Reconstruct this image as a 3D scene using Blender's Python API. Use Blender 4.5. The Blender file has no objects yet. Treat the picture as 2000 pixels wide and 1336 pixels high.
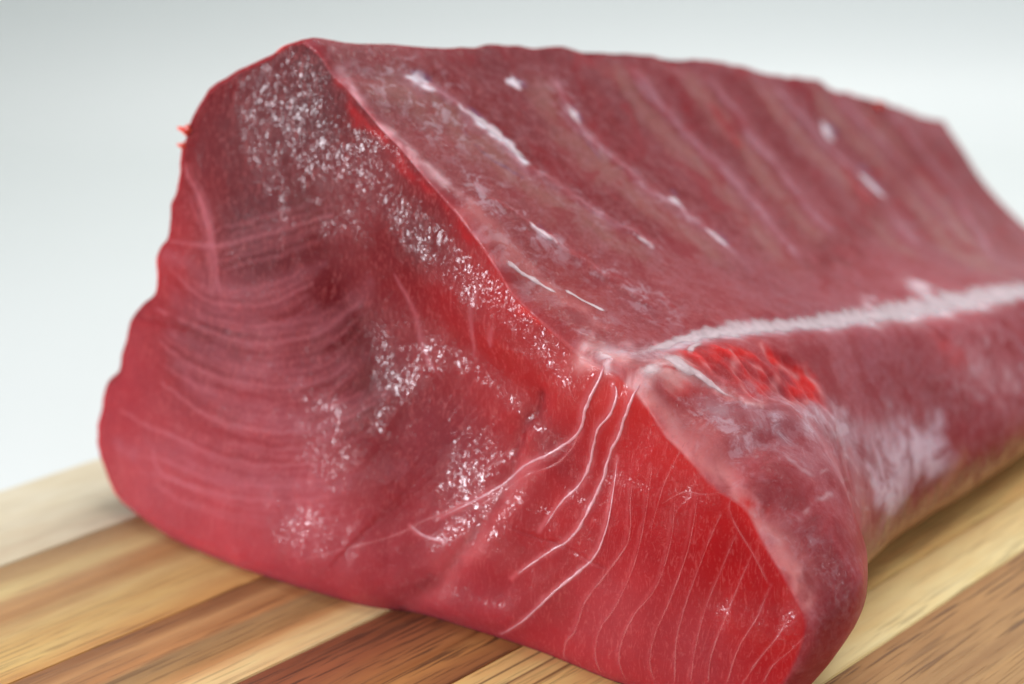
import bpy, bmesh, math, random
import numpy as np
from mathutils import Vector, Matrix
from mathutils.bvhtree import BVHTree

random.seed(7)
rng = np.random.default_rng(7)
sc = bpy.context.scene
C = sc.collection

# ------------------------------------------------------------------ camera
H = 0.18                                  # lens height above the board, metres
F = 3300.0                                # focal length in pixels of the 2000 px wide photograph
TH = math.radians(19.25)                  # downward pitch
cam = bpy.data.cameras.new('camera')
cam.sensor_width = 36.0
cam.lens = 36.0 * F / 2000.0
cam.clip_start = 0.01
cam.clip_end = 50.0
cam.dof.use_dof = True
cam.dof.focus_distance = 0.334
cam.dof.aperture_fstop = 8.6
cam_o = bpy.data.objects.new('camera', cam)
cam_o.location = (0, 0, H)
cam_o.rotation_euler = (math.pi / 2 - TH, 0, 0)
C.objects.link(cam_o)
sc.camera = cam_o

# ------------------------------------------------------------------ world, lamps, exposure
w = bpy.data.worlds.new('World')
sc.world = w
w.use_nodes = True
bg = w.node_tree.nodes['Background']
bg.inputs['Color'].default_value = (0.94, 0.99, 1.0, 1)
bg.inputs['Strength'].default_value = 0.50


def area(name, loc, target, size, size_y, power, col=(1, 1, 1), spread=180):
    l = bpy.data.lights.new(name, 'AREA')
    l.shape = 'RECTANGLE'
    l.size = size
    l.size_y = size_y
    l.energy = power
    l.spread = math.radians(spread)
    l.color = col
    o = bpy.data.objects.new(name, l)
    o.location = loc
    d = Vector(target) - Vector(loc)
    o.rotation_euler = d.to_track_quat('-Z', 'Y').to_euler()
    C.objects.link(o)
    return o


area('overhead_softbox', (0.24, 0.58, 0.95), (0.04, 0.42, 0.0), 0.8, 0.6, 7.9, (1.0, 0.98, 0.96))
WIN = (-0.80, 0.12, 0.17)
area('window_softbox', WIN, (0.0, 0.34, 0.06), 0.30, 0.30, 1.65, (0.94, 0.93, 1.0), 80)

sc.view_settings.view_transform = 'Standard'
sc.view_settings.look = 'None'
sc.view_settings.exposure = 0.0
sc.view_settings.gamma = 1.0
sc.cycles.max_bounces = 8

# ------------------------------------------------------------------ helpers


def lin(r, g=None, b=None):
    if g is None:
        r, g, b = r
    out = []
    for v in (r, g, b):
        v = v / 255.0
        out.append(v / 12.92 if v <= 0.04045 else ((v + 0.055) / 1.055) ** 2.4)
    return tuple(out)


def rgba(t):
    return (t[0], t[1], t[2], 1.0)


S_, C_ = math.sin(TH), math.cos(TH)


def ray(x, y):
    """direction through a pixel of the photograph, world axes"""
    u = (x - 1000) / F
    v = (668 - y) / F
    return np.array([u, C_ + v * S_, v * C_ - S_])


def ground(x, y):
    d = ray(x, y)
    return d * (-1.0 / d[2]) + np.array([0, 0, 1.0])      # in units of H


# local frame of the loin: E across the cut face, A away along the loin, z up (units of H)
PA = ground(260, 1012)
PB = ground(1180, 1336)
EX = (PB - PA)[:2] / np.linalg.norm((PB - PA)[:2])
AX = np.array([-EX[1], EX[0]])
N0 = AX @ PA[:2]
LEAN = math.tan(math.radians(8.0))


def on_plane(x, y, L=0.0):
    d = ray(x, y)
    # the cut leans back a little: L grows with height
    t = (N0 + L + LEAN) / (AX @ d[:2] - LEAN * d[2])
    p = d * t + np.array([0, 0, 1.0])
    return np.array([EX @ (p[:2] - PA[:2]), p[2], L + LEAN * p[2]])


def on_board(x, y):
    q = ground(x, y)
    return np.array([EX @ (q[:2] - PA[:2]), 0.0, AX @ q[:2] - N0])


def to_world(p):
    """(e, z, L) in units of H -> metres"""
    p = np.asarray(p, float)
    e, z, L = p[..., 0:1], p[..., 1:2], p[..., 2:3]
    xy = PA[:2] + EX * e + AX * L
    return np.concatenate([xy, z], -1) * H


# --- gradient noise
_perm = rng.permutation(256)
_perm = np.concatenate([_perm, _perm, _perm])
_gr = rng.normal(size=(256, 3))
_gr /= np.linalg.norm(_gr, axis=1)[:, None]


def perlin(p):
    p = np.asarray(p, float)
    i = np.floor(p).astype(int)
    f = p - i
    i &= 255
    u = f * f * f * (f * (f * 6 - 15) + 10)
    out = 0
    for dx in (0, 1):
        wx = u[:, 0] if dx else 1 - u[:, 0]
        for dy in (0, 1):
            wy = u[:, 1] if dy else 1 - u[:, 1]
            for dz in (0, 1):
                wz = u[:, 2] if dz else 1 - u[:, 2]
                h = _perm[_perm[_perm[i[:, 0] + dx] + i[:, 1] + dy] + i[:, 2] + dz]
                g = _gr[h]
                dot = g[:, 0] * (f[:, 0] - dx) + g[:, 1] * (f[:, 1] - dy) + g[:, 2] * (f[:, 2] - dz)
                out = out + wx * wy * wz * dot
    return out * 1.6


def fbm(p, octv=3, gain=0.5):
    s = 0
    a = 1.0
    for k in range(octv):
        s = s + a * perlin(p * (2 ** k) + 17.3 * k)
        a *= gain
    return s


def catmull(pts, n):
    """smooth curve through points, n samples per segment (end point included)"""
    P = np.asarray(pts, float)
    P = np.vstack([2 * P[0] - P[1], P, 2 * P[-1] - P[-2]])
    out = []
    for k in range(1, len(P) - 2):
        p0, p1, p2, p3 = P[k - 1], P[k], P[k + 1], P[k + 2]
        nn = n[k - 1] if hasattr(n, '__len__') else n
        t = np.linspace(0, 1, nn, endpoint=False)[:, None]
        a = np.linalg.norm(p1 - p0) ** .5 + 1e-9
        b = np.linalg.norm(p2 - p1) ** .5 + 1e-9
        c = np.linalg.norm(p3 - p2) ** .5 + 1e-9
        m1 = b * ((p1 - p0) / a - (p2 - p0) / (a + b) + (p2 - p1) / b)
        m2 = b * ((p2 - p1) / b - (p3 - p1) / (b + c) + (p3 - p2) / c)
        out.append((2 * t**3 - 3 * t**2 + 1) * p1 + (t**3 - 2 * t**2 + t) * m1 + (-2 * t**3 + 3 * t**2) * p2 + (t**3 - t**2) * m2)
    out.append(P[-2][None])
    return np.vstack(out)


def resample(P, n):
    P = np.asarray(P, float)
    s = np.concatenate([[0], np.cumsum(np.linalg.norm(np.diff(P, axis=0), axis=1))])
    q = np.linspace(0, s[-1], n)
    return np.stack([np.interp(q, s, P[:, k]) for k in range(P.shape[1])], 1)


def poly_dist(V, P):
    """distance of each vertex to a polyline, and the parameter 0..1 along it"""
    P = np.asarray(P, float)
    best = np.full(len(V), 1e9)
    par = np.zeros(len(V))
    if len(P) == 1:
        return np.linalg.norm(V - P[0], axis=1), par
    m = len(P) - 1
    for k in range(m):
        d = P[k + 1] - P[k]
        t = np.clip((V - P[k]) @ d / (d @ d + 1e-12), 0, 1)
        dd = np.linalg.norm(V - P[k] - t[:, None] * d, axis=1)
        q = dd < best
        best[q] = dd[q]
        par[q] = (k + t[q]) / m
    return best, par


def sstep(x, a, b):
    t = np.clip((x - a) / (b - a), 0, 1)
    return t * t * (3 - 2 * t)


def mesh_np(name, V, Fq, mat=None, parent=None, smooth=True, attrs=None):
    """link one mesh object from numpy arrays (quads or triangles of one kind)"""
    V = np.asarray(V, np.float32)
    Fq = np.asarray(Fq, np.int32)
    me = bpy.data.meshes.new(name)
    k = Fq.shape[1]
    me.vertices.add(len(V))
    me.vertices.foreach_set('co', V.ravel())
    me.loops.add(Fq.size)
    me.loops.foreach_set('vertex_index', Fq.ravel())
    me.polygons.add(len(Fq))
    me.polygons.foreach_set('loop_start', np.arange(0, Fq.size, k, dtype=np.int32))
    me.polygons.foreach_set('loop_total', np.full(len(Fq), k, np.int32))
    me.polygons.foreach_set('use_smooth', np.full(len(Fq), smooth))
    for an, arr in (attrs or {}).items():
        arr = np.asarray(arr, np.float32)
        if arr.ndim == 2:
            at = me.attributes.new(an, 'FLOAT_COLOR', 'POINT')
            at.data.foreach_set('color', np.concatenate([arr, np.ones((len(arr), 1), np.float32)], 1).ravel())
        else:
            at = me.attributes.new(an, 'FLOAT', 'POINT')
            at.data.foreach_set('value', arr)
    me.update(calc_edges=True)
    me.validate()
    if mat:
        me.materials.append(mat)
    o = bpy.data.objects.new(name, me)
    C.objects.link(o)
    if parent:
        o.parent = parent
        o.matrix_parent_inverse = parent.matrix_world.inverted()
    return o


def tag(o, label=None, cat=None, group=None, kind=None):
    for k, v in (('label', label), ('category', cat), ('group', group), ('kind', kind)):
        if v:
            o[k] = v


class NT:
    """small node-tree writer"""

    def __init__(self, name):
        self.m = bpy.data.materials.new(name)
        self.m.use_nodes = True
        self.t = self.m.node_tree
        self.b = self.t.nodes['Principled BSDF']
        self.out = self.t.nodes['Material Output']

    def n(self, kind, **kw):
        nd = self.t.nodes.new(kind)
        for k, v in kw.items():
            if k in nd.inputs:
                self.put(nd.inputs[k], v)
            else:
                setattr(nd, k, v)
        return nd

    def put(self, sock, v):
        if isinstance(v, bpy.types.NodeSocket):
            self.t.links.new(v, sock)
        else:
            sock.default_value = v

    def math(self, op, a, b=None, c=None, clamp=False):
        nd = self.t.nodes.new('ShaderNodeMath')
        nd.operation = op
        nd.use_clamp = clamp
        self.put(nd.inputs[0], a)
        if b is not None:
            self.put(nd.inputs[1], b)
        if c is not None:
            self.put(nd.inputs[2], c)
        return nd.outputs[0]

    def mix(self, f, a, b, blend='MIX'):
        nd = self.t.nodes.new('ShaderNodeMix')
        nd.data_type = 'RGBA'
        nd.blend_type = blend
        self.put(nd.inputs[0], f)
        self.put(nd.inputs[6], a)
        self.put(nd.inputs[7], b)
        return nd.outputs[2]

    def ramp(self, f, stops, interp='LINEAR'):
        nd = self.t.nodes.new('ShaderNodeValToRGB')
        nd.color_ramp.interpolation = interp
        el = nd.color_ramp.elements
        while len(el) < len(stops):
            el.new(0.5)
        for k, (p, c) in enumerate(stops):
            el[k].position = p
            el[k].color = rgba(c) if len(c) == 3 else c
        self.put(nd.inputs[0], f)
        return nd.outputs[0]

    def maprange(self, v, a, b, c=0.0, d=1.0):
        nd = self.t.nodes.new('ShaderNodeMapRange')
        nd.interpolation_type = 'SMOOTHSTEP'
        self.put(nd.inputs[0], v)
        for k, x in enumerate((a, b, c, d)):
            self.put(nd.inputs[k + 1], x)
        return nd.outputs[0]

    def noise(self, vec, scale, detail=3.0, rough=0.5, dist=0.0):
        nd = self.t.nodes.new('ShaderNodeTexNoise')
        self.put(nd.inputs['Vector'], vec)
        nd.inputs['Scale'].default_value = scale
        nd.inputs['Detail'].default_value = detail
        nd.inputs['Roughness'].default_value = rough
        nd.inputs['Distortion'].default_value = dist
        return nd.outputs[0]

    def mapping(self, vec, scale=(1, 1, 1), loc=(0, 0, 0), rot=(0, 0, 0)):
        nd = self.t.nodes.new('ShaderNodeMapping')
        self.put(nd.inputs['Vector'], vec)
        nd.inputs['Scale'].default_value = scale
        nd.inputs['Location'].default_value = loc
        nd.inputs['Rotation'].default_value = rot
        return nd.outputs[0]


# ------------------------------------------------------------------ table and wall (one white sweep)
def white_mat(name, col, rough):
    t = NT(name)
    co = t.n('ShaderNodeTexCoord').outputs['Object']
    nz = t.noise(co, 6.0, 3.0)
    c = t.mix(nz, rgba([v * 0.97 for v in col]), rgba([min(1, v * 1.02) for v in col]))
    t.put(t.b.inputs['Base Color'], c)
    t.b.inputs['Roughness'].default_value = rough
    return t.m


TZ = -0.022
m_table = white_mat('white_table', (0.72, 0.755, 0.75), 0.5)


def sheet(name, prof, x0, x1, mat, nx=24):
    xs = np.linspace(x0, x1, nx)
    P = np.asarray(prof, float)
    V = np.array([(x, p[0], p[1]) for p in P for x in xs])
    q = np.array([(j * nx + i, j * nx + i + 1, (j + 1) * nx + i + 1, (j + 1) * nx + i) for j in range(len(P) - 1) for i in range(nx - 1)])
    return mesh_np(name, V, q, mat)


sweep = [(-0.6, TZ), (0.3, TZ), (0.6, TZ), (0.885, TZ)]
sweep += [(0.885 + 0.07 * math.sin(a), TZ + 0.07 * (1 - math.cos(a))) for a in np.radians(np.arange(4, 91, 4))]
sweep += [(0.955, 0.3), (0.955, 0.8), (0.955, 1.5)]
o = sheet('backdrop', sweep, -2.0, 2.0, m_table)
tag(o, 'seamless white table and backdrop sweep behind the board', kind='structure')

# ------------------------------------------------------------------ cutting board of glued strips
YAW = math.radians(43.6)
UD = np.array([math.sin(YAW), math.cos(YAW)])           # along the strips
VD = np.array([UD[1], -UD[0]])                          # across, towards the viewer's right


def across(x, y):
    return float(ground(x, y)[:2] @ VD) * H


edges = [across(90, 929), across(117, 1064), across(210, 1254), across(596, 1270), across(943, 1302), 0.5 * (across(943, 1302) + across(1811, 1199)) + 0.012, across(1811, 1199), across(1811, 1199) + 0.062, across(1811, 1199) + 0.105]

board = bpy.data.objects.new('cutting_board', None)
C.objects.link(board)
mid = UD * (UD @ (ground(1000, 1100)[:2] * H))
board.location = (mid[0], mid[1], TZ)
board.rotation_euler = (0, 0, math.pi / 2 - YAW)
bpy.context.view_layer.update()
tag(board, 'wooden cutting board of pale, tan and dark brown glued strips under the red fish block', 'cutting board')


def wood(name, stops, seed, pore=0.5, pore_col=(0.05, 0.02, 0.012), figure=0.10, fine=0.35, width=0.05, pore_scale=1.0):
    """ramp of colours across the strip, drawn out along the grain, with pores"""
    t = NT(name)
    co = t.n('ShaderNodeTexCoord').outputs['Object']
    sep = t.n('ShaderNodeSeparateXYZ', Vector=co)
    big = t.noise(t.mapping(co, (5, 28, 28), (seed, seed * 2.1, 0)), 1.0, 4.0, 0.55, 0.6)
    yy = t.math('DIVIDE', sep.outputs['Y'], width)
    f = t.math('ADD', yy, t.math('MULTIPLY', t.math('SUBTRACT', big, 0.5), figure * 2))
    # local y runs against VD, so the ramp runs from the far edge (0) to the near edge (1)
    f = t.math('SUBTRACT', 0.5, f)
    col = t.ramp(f, [(p, lin(c)) for p, c in stops])
    band = t.noise(t.mapping(co, (9, 260, 60), (seed * 3.3, 0, 0)), 1.0, 3.0, 0.55, 0.4)
    col = t.mix(fine, col, t.ramp(band, [(0.3, (0.34, 0.27, 0.22)), (0.48, (0.5, 0.5, 0.5)), (0.70, (0.66, 0.63, 0.57))]), 'OVERLAY')
    blot = t.noise(t.mapping(co, (48, 170, 60), (0, seed, 0)), 1.0, 5.0, 0.65)
    col = t.mix(0.36, col, t.ramp(blot, [(0.3, (0.34, 0.29, 0.25)), (0.65, (0.6, 0.6, 0.58))]), 'OVERLAY')
    pr = t.noise(t.mapping(co, (55 * pore_scale, 1500 * pore_scale, 300), (seed, seed, seed)), 1.0, 2.0, 0.5)
    prm = t.maprange(pr, 0.53, 0.64)
    area_m = t.maprange(t.noise(t.mapping(co, (12, 70, 20), (seed * 1.7, 0, 0)), 1.0, 2.0), 0.35, 0.62)
    pf = t.math('MULTIPLY', t.math('MULTIPLY', prm, area_m), pore)
    col = t.mix(pf, col, rgba(pore_col))
    t.put(t.b.inputs['Base Color'], col)
    t.put(t.b.inputs['Roughness'], t.math('MULTIPLY_ADD', band, 0.2, 0.42))
    t.b.inputs['Specular IOR Level'].default_value = 0.35
    bp = t.n('ShaderNodeBump', Strength=0.5, Distance=0.0002)
    t.put(bp.inputs['Height'], t.math('SUBTRACT', t.math('MULTIPLY', band, 0.4), prm))
    t.put(t.b.inputs['Normal'], bp.outputs[0])
    return t.m


strip_specs = [
    dict(stops=[(0, (216, 205, 180)), (0.4, (214, 203, 178)), (0.75, (205, 192, 165)), (1, (210, 198, 172))], pore=0.10, figure=0.12, fine=0.15),
    dict(stops=[(0, (164, 130, 88)), (0.12, (176, 144, 100)), (0.24, (208, 184, 130)), (0.36, (184, 142, 96)), (0.46, (174, 130, 84)), (0.58, (204, 174, 118)), (0.72, (200, 164, 104)), (0.86, (206, 172, 112)), (1, (202, 154, 92))], pore=0.35, figure=0.10, fine=0.4),
    dict(stops=[(0, (150, 104, 66)), (0.13, (160, 114, 74)), (0.2, (184, 138, 92)), (0.38, (184, 130, 82)), (0.45, (158, 126, 86)), (0.62, (172, 132, 84)), (0.72, (198, 148, 96)), (0.8, (226, 192, 136)), (1, (230, 204, 152))], pore=0.35, figure=0.07, fine=0.4),
    dict(stops=[(0, (136, 78, 52)), (0.35, (146, 86, 56)), (0.55, (164, 106, 64)), (0.75, (182, 128, 74)), (0.9, (156, 104, 62)), (1, (146, 96, 58))], pore=0.75, figure=0.08, fine=0.6),
    dict(stops=[(0, (226, 186, 118)), (0.10, (226, 188, 124)), (0.112, (74, 44, 30)), (0.122, (228, 192, 126)), (0.2, (228, 190, 126)), (0.209, (84, 50, 34)), (0.219, (214, 170, 112)), (0.3, (222, 184, 120)), (0.31, (120, 84, 54)), (0.325, (226, 188, 122)), (1, (226, 190, 126))], pore=0.4, figure=0.012, fine=0.25),
    dict(stops=[(0, (222, 190, 134)), (0.35, (226, 196, 140)), (0.6, (232, 208, 154)), (0.85, (236, 214, 160)), (1, (236, 214, 158))], pore=0.5, figure=0.15, fine=0.3, pore_col=(0.12, 0.07, 0.04)),
    dict(stops=[(0, (178, 134, 88)), (0.3, (182, 142, 96)), (0.6, (190, 150, 100)), (1, (178, 134, 90))], pore=0.8, figure=0.12, fine=0.4, pore_col=(0.12, 0.06, 0.035), pore_scale=0.7),
    dict(stops=[(0, (214, 184, 130)), (1, (206, 170, 114))], pore=0.4, figure=0.12, fine=0.3),
]
BL0, BL1 = -0.45, 0.235


def strip_mesh(L0, L1, wd, ht):
    bm = bmesh.new()
    bmesh.ops.create_cube(bm, size=1.0)
    for v in bm.verts:
        v.co = ((v.co.x + 0.5) * (L1 - L0) + L0, v.co.y * (wd - 0.00016), (v.co.z + 0.5) * ht)
    bmesh.ops.bevel(bm, geom=[e for e in bm.edges if abs((e.verts[0].co - e.verts[1].co).x) > 0.1], offset=0.00025, segments=2, affect='EDGES')
    me = bpy.data.meshes.new('wood_strip')
    bm.to_mesh(me)
    bm.free()
    return me


for k, sp in enumerate(strip_specs):
    c0, c1 = edges[k], edges[k + 1]
    wd = c1 - c0
    sp = dict(sp)
    stops = sp.pop('stops')
    m = wood('wood_%d' % k, stops, 1.7 + 3.1 * k, width=wd, **sp)
    me = strip_mesh(BL0, BL1, wd, -TZ - 0.00012 * (k % 2))
    me.materials.append(m)
    o = bpy.data.objects.new('wood_strip', me)
    C.objects.link(o)
    o.parent = board
    cw = VD * (0.5 * (c0 + c1))
    o.matrix_parent_inverse = Matrix()
    o.location = (0, -0.5 * (c0 + c1), 0)
    o['label'] = ['pale cream far edge strip', 'orange tan streaked strip', 'tan strip with a dark brown edge and cream band', 'dark red brown strip', 'pale strip with thin dark cracks', 'pale yellow strip beside the fish block', 'light brown strip with dark flecks', 'pale near edge strip'][k]

# ------------------------------------------------------------------ tuna loin: outline of the cut face
left_px = [(260, 1012), (236, 985), (215, 955), (198, 920), (187, 880), (186, 845), (190, 800), (197, 755), (206, 738), (222, 722), (228, 695), (240, 660), (254, 615), (272, 592), (294, 572), (301, 545), (300, 500), (308, 478), (320, 462), (322, 430), (324, 395), (336, 368), (344, 335), (346, 300), (355, 272), (362, 240), (375, 208), (398, 168)]
top_px = [(398, 168), (412, 158), (430, 150), (455, 134), (482, 121), (508, 108), (532, 95), (556, 82), (575, 73), (592, 70)]
# right chain: landmark -> landmark with pixels between
R_SEG = [
    [(.93, 0.0), (.966, .03), (.992, .077)],                                                   # BR -> P1 (e, z)
    [(1538, 1336), (1565, 1300), (1584, 1262), (1592, 1232)],
    [(1592, 1232), (1586, 1205), (1572, 1180), (1542, 1120), (1520, 1078), (1502, 1043), (1486, 1012), (1466, 985)],
    [(1466, 985), (1452, 968), (1428, 950), (1400, 935), (1372, 900), (1345, 875), (1308, 835), (1280, 790), (1262, 758), (1252, 745)],
    [(1252, 745), (1238, 733), (1222, 722), (1205, 709), (1190, 702), (1173, 700)],
    [(1173, 700), (1150, 688), (1128, 672), (1098, 650), (1068, 626), (1040, 606), (1015, 585), (996, 556), (976, 520), (950, 476), (925, 440), (894, 402), (862, 370), (830, 333), (800, 300), (775, 272), (757, 257), (738, 236), (716, 208), (692, 176), (672, 155), (651, 142)],
    [(651, 142), (640, 122), (626, 100), (610, 82), (592, 70)],
]
NSEG = [26, 24, 70, 76, 24, 170, 30]
bottom_px = [(260, 1012), (295, 1040), (330, 1062), (375, 1083), (420, 1102), (460, 1118), (500, 1131), (550, 1148), (600, 1163), (650, 1178), (700, 1191), (745, 1198), (790, 1203), (830, 1212), (870, 1224), (915, 1238), (960, 1252), (1010, 1268), (1060, 1286), (1120, 1312), (1180, 1337)]

segs = []
for k, sg in enumerate(R_SEG):
    if k == 0:
        P = np.array([(e, z, LEAN * z) for e, z in sg])
    else:
        P = np.array([on_plane(*p) for p in sg])
    P = resample(catmull(P, 12), NSEG[k] + 1)
    segs.append(P[:-1] if k < len(R_SEG) - 1 else P)
right0 = np.vstack(segs)
NV = len(right0)


def ease(P, n):
    P = P.copy()
    for _ in range(n):
        P[1:-1] = 0.25 * P[:-2] + 0.5 * P[1:-1] + 0.25 * P[2:]
    return P


right0 = ease(right0, 14)
left0 = resample(catmull([on_plane(*p) if i > 0 else on_board(*p) for i, p in enumerate(left_px)], 10), NV)
NU = 520
top0 = resample(catmull([on_plane(*p) for p in top_px], 10), NU)
bot = [on_board(*p) for p in bottom_px] + [np.array([.82, 0, .001]), np.array([.875, 0, 0]), np.array([.93, 0, 0])]
bot0 = resample(catmull(bot, 10), NU)
top0[-1] = right0[-1]
top0[0] = left0[-1]
bot0[0] = left0[0]
bot0[-1] = right0[0]
# closed outline, counter-clockwise seen from the camera: bottom, right, top reversed, left reversed
outline = np.vstack([bot0[:-1], right0[:-1], top0[::-1][:-1], left0[::-1][:-1]])
NO = len(outline)
i_r0 = NU - 1
i_t0 = i_r0 + NV - 1
i_l0 = i_t0 + NU - 1

# ------------------------------------------------------------------ rails: how the section changes along the loin (e, z)
LK = np.array([0.0, 0.05, 0.12, 0.20, 0.30, 0.45, 0.62, 1.0, 1.62])
T_e = 0.35 + 0.10 * LK
T_z = np.interp(LK, [0, .06, .2, .4, .6, .72, .93, 1.12, 1.62], [.696, .672, .648, .622, .592, .560, .522, .476, .338])
RAIL = {
    'BR': [(.93, 0), (.945, .003), (.94, .003), (.88, 0), (.835, 0), (.825, 0), (.84, 0), (.875, 0), (.935, 0)],
    'P1': [(.992, .077), (1.012, .082), (1.0, .078), (.95, .06), (.918, .042), (.915, .036), (.933, .034), (.97, .032), (1.04, .025)],
    'TIP': [(1.02, .148), (1.040, .175), (1.020, .17), (.972, .148), (.942, .122), (.936, .106), (.952, .096), (.985, .085), (1.04, .05)],
    'M1': [(.939, .269), (.952, .285), (.946, .278), (.922, .255), (.905, .235), (.900, .21), (.915, .19), (.957, .155), (1.02, .085)],
    'VR': [(.805, .375), (.81, .372), (.818, .362), (.828, .345), (.838, .325), (.850, .29), (.868, .262), (.912, .212), (.985, .105)],
    'V': [(.755, .391), (.76, .388), (.772, .376), (.787, .362), (.803, .342), (.822, .308), (.842, .275), (.886, .226), (.96, .115)],
    'R1': [(e + .043 - .018 * min(1, L / 1.2), z - .038 + .010 * min(1, L / 1.2)) for e, z, L in zip(T_e, T_z, LK)],
    'T': list(zip(T_e, T_z)),
}
names = ['BR', 'P1', 'TIP', 'M1', 'VR', 'V', 'R1', 'T']


def pchip(xk, yk, x):
    """monotone-ish smooth interpolation"""
    xk = np.asarray(xk, float)
    yk = np.asarray(yk, float)
    h = np.diff(xk)
    d = np.diff(yk) / h
    m = np.zeros(len(xk))
    m[1:-1] = np.where(d[:-1] * d[1:] > 0, 2 * d[:-1] * d[1:] / (d[:-1] + d[1:] + 1e-12 * np.sign(d[:-1] + d[1:] + 1e-15)), 0)
    m[0], m[-1] = d[0], d[-1]
    k = np.clip(np.searchsorted(xk, x) - 1, 0, len(h) - 1)
    t = (x - xk[k]) / h[k]
    return ((2 * t**3 - 3 * t**2 + 1) * yk[k] + (t**3 - 2 * t**2 + t) * h[k] * m[k] + (-2 * t**3 + 3 * t**2) * yk[k + 1] + (t**3 - t**2) * h[k] * m[k + 1])


def right_section(L):
    lm = np.array([[pchip(LK, [q[c] for q in RAIL[n]], np.array([L]))[0] for c in (0, 1)] for n in names])
    # sag of the inner face, bulge of the flap: extra points between landmarks
    return lm


def chain_from_landmarks(lm, L):
    pts = []
    for k in range(7):
        pts.append(lm[k])
        if k == 5:      # V -> R1 : hollow inner face
            ch = lm[6] - lm[5]
            nrm = np.array([ch[1], -ch[0]])
            for f, a in ((.25, .8), (.5, 1.0), (.75, .72)):
                pts.append(lm[5] + ch * f - nrm * a * (0.03 + 0.13 * L / 1.62))
    pts.append(lm[7])
    return np.array(pts)


def section_curve(L):
    lm = right_section(L)
    P = chain_from_landmarks(lm, L)
    n = [NSEG[0], NSEG[1], NSEG[2], NSEG[3], NSEG[4], 42, 43, 43, 42, NSEG[6]]
    cv = catmull(P, n)
    assert len(cv) == NV, (len(cv), NV)
    return ease(cv, 14)


Lend = 1.60
ls = [0.0]
bev = [0.0005, 0.0013, 0.0025, 0.0042, 0.0065, 0.0095, 0.013]
ls += bev
step = 0.0022
while ls[-1] < Lend:
    ls.append(ls[-1] + step)
    step = min(0.0085, step * 1.0075)
ls = np.array(ls)
ls[-1] = Lend
ML = len(ls)
cv0 = section_curve(0.0)
dev0 = right0[:, :2] - cv0
RB = 0.013            # edge rounding, in H (1.5 mm)

# outline normals in the face plane, for rounding the edge
oo = outline[:, :2]
tan = np.roll(oo, -4, 0) - np.roll(oo, 4, 0)
nrm2 = np.stack([tan[:, 1], -tan[:, 0]], 1)
nrm2 /= np.linalg.norm(nrm2, axis=1)[:, None] + 1e-9
for _ in range(70):
    nrm2 = (np.roll(nrm2, 1, 0) + np.roll(nrm2, -1, 0) + nrm2) / 3
nrm2 /= np.linalg.norm(nrm2, axis=1)[:, None] + 1e-9

lo_ = to_world(outline)
edge_r = np.clip(0.75 + 0.55 * fbm(lo_ * 70, 2) + 0.25 * fbm(lo_ * 260, 1), 0.25, 1.35)
loft = np.zeros((ML, NO, 3))
for j, L in enumerate(ls):
    cv = section_curve(L) + dev0 * math.exp(-(L / 0.10)) 
    zr = np.interp(L, LK, T_z) / T_z[0]
    te = 0.35 + 0.10 * L
    sec = np.zeros((NO, 3))
    lft = left0.copy()
    lft[:, 0] = te + (left0[:, 0] - 0.35) * (0.55 + 0.45 * zr)
    lft[:, 1] = left0[:, 1] * zr
    tp = top0.copy()
    tp[:, 0] = te + (top0[:, 0] - 0.35) * (0.55 + 0.45 * zr)
    tp[:, 1] = top0[:, 1] * zr
    tt = np.linspace(0, 1, NU)
    bt = bot0.copy()
    e0, e1 = lft[0, 0], cv[0, 0]
    bt[:, 0] = e0 + (bot0[:, 0] - bot0[0, 0]) / (bot0[-1, 0] - bot0[0, 0]) * (e1 - e0)
    tp[:, :2] += np.outer(tt, cv[-1] - tp[-1, :2])
    sec[:i_r0, :2] = bt[:-1, :2]
    sec[i_r0:i_t0, :2] = cv[:-1]
    sec[i_t0:i_l0, :2] = tp[::-1][:-1, :2]
    sec[i_l0:, :2] = lft[::-1][:-1, :2]
    fr = 1 - L / Lend
    sec[:, 2] = outline[:, 2] * fr + L
    if L < RB:
        ins = RB - math.sqrt(max(0, RB * RB - (RB - L) ** 2))
        sec[:, :2] -= nrm2 * (ins * edge_r * sstep(outline[:, 1], 0.0, 0.06))[:, None]
        k_ = int(10 * ins / RB) + 1
        sec[i_r0:i_t0 + 1, :2] = ease(sec[i_r0:i_t0 + 1, :2], k_ * 3)
    loft[j] = sec

# cap (the cut face): Coons patch between the four chains of the first section
b_ = loft[0, :NU].copy()
r_ = loft[0, i_r0:i_t0 + 1].copy()
t_ = loft[0, i_t0:i_l0 + 1][::-1].copy()
l_ = np.vstack([loft[0, i_l0:], loft[0, :1]])[::-1].copy()
U = np.linspace(0, 1, NU)[:, None, None]
Vv = np.linspace(0, 1, NV)[None, :, None]
cap = (1 - Vv) * b_[:, None] + Vv * t_[:, None] + (1 - U) * l_[None] + U * r_[None] - ((1 - U) * (1 - Vv) * b_[0] + U * (1 - Vv) * b_[-1] + (1 - U) * Vv * t_[0] + U * Vv * t_[-1])

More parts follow.
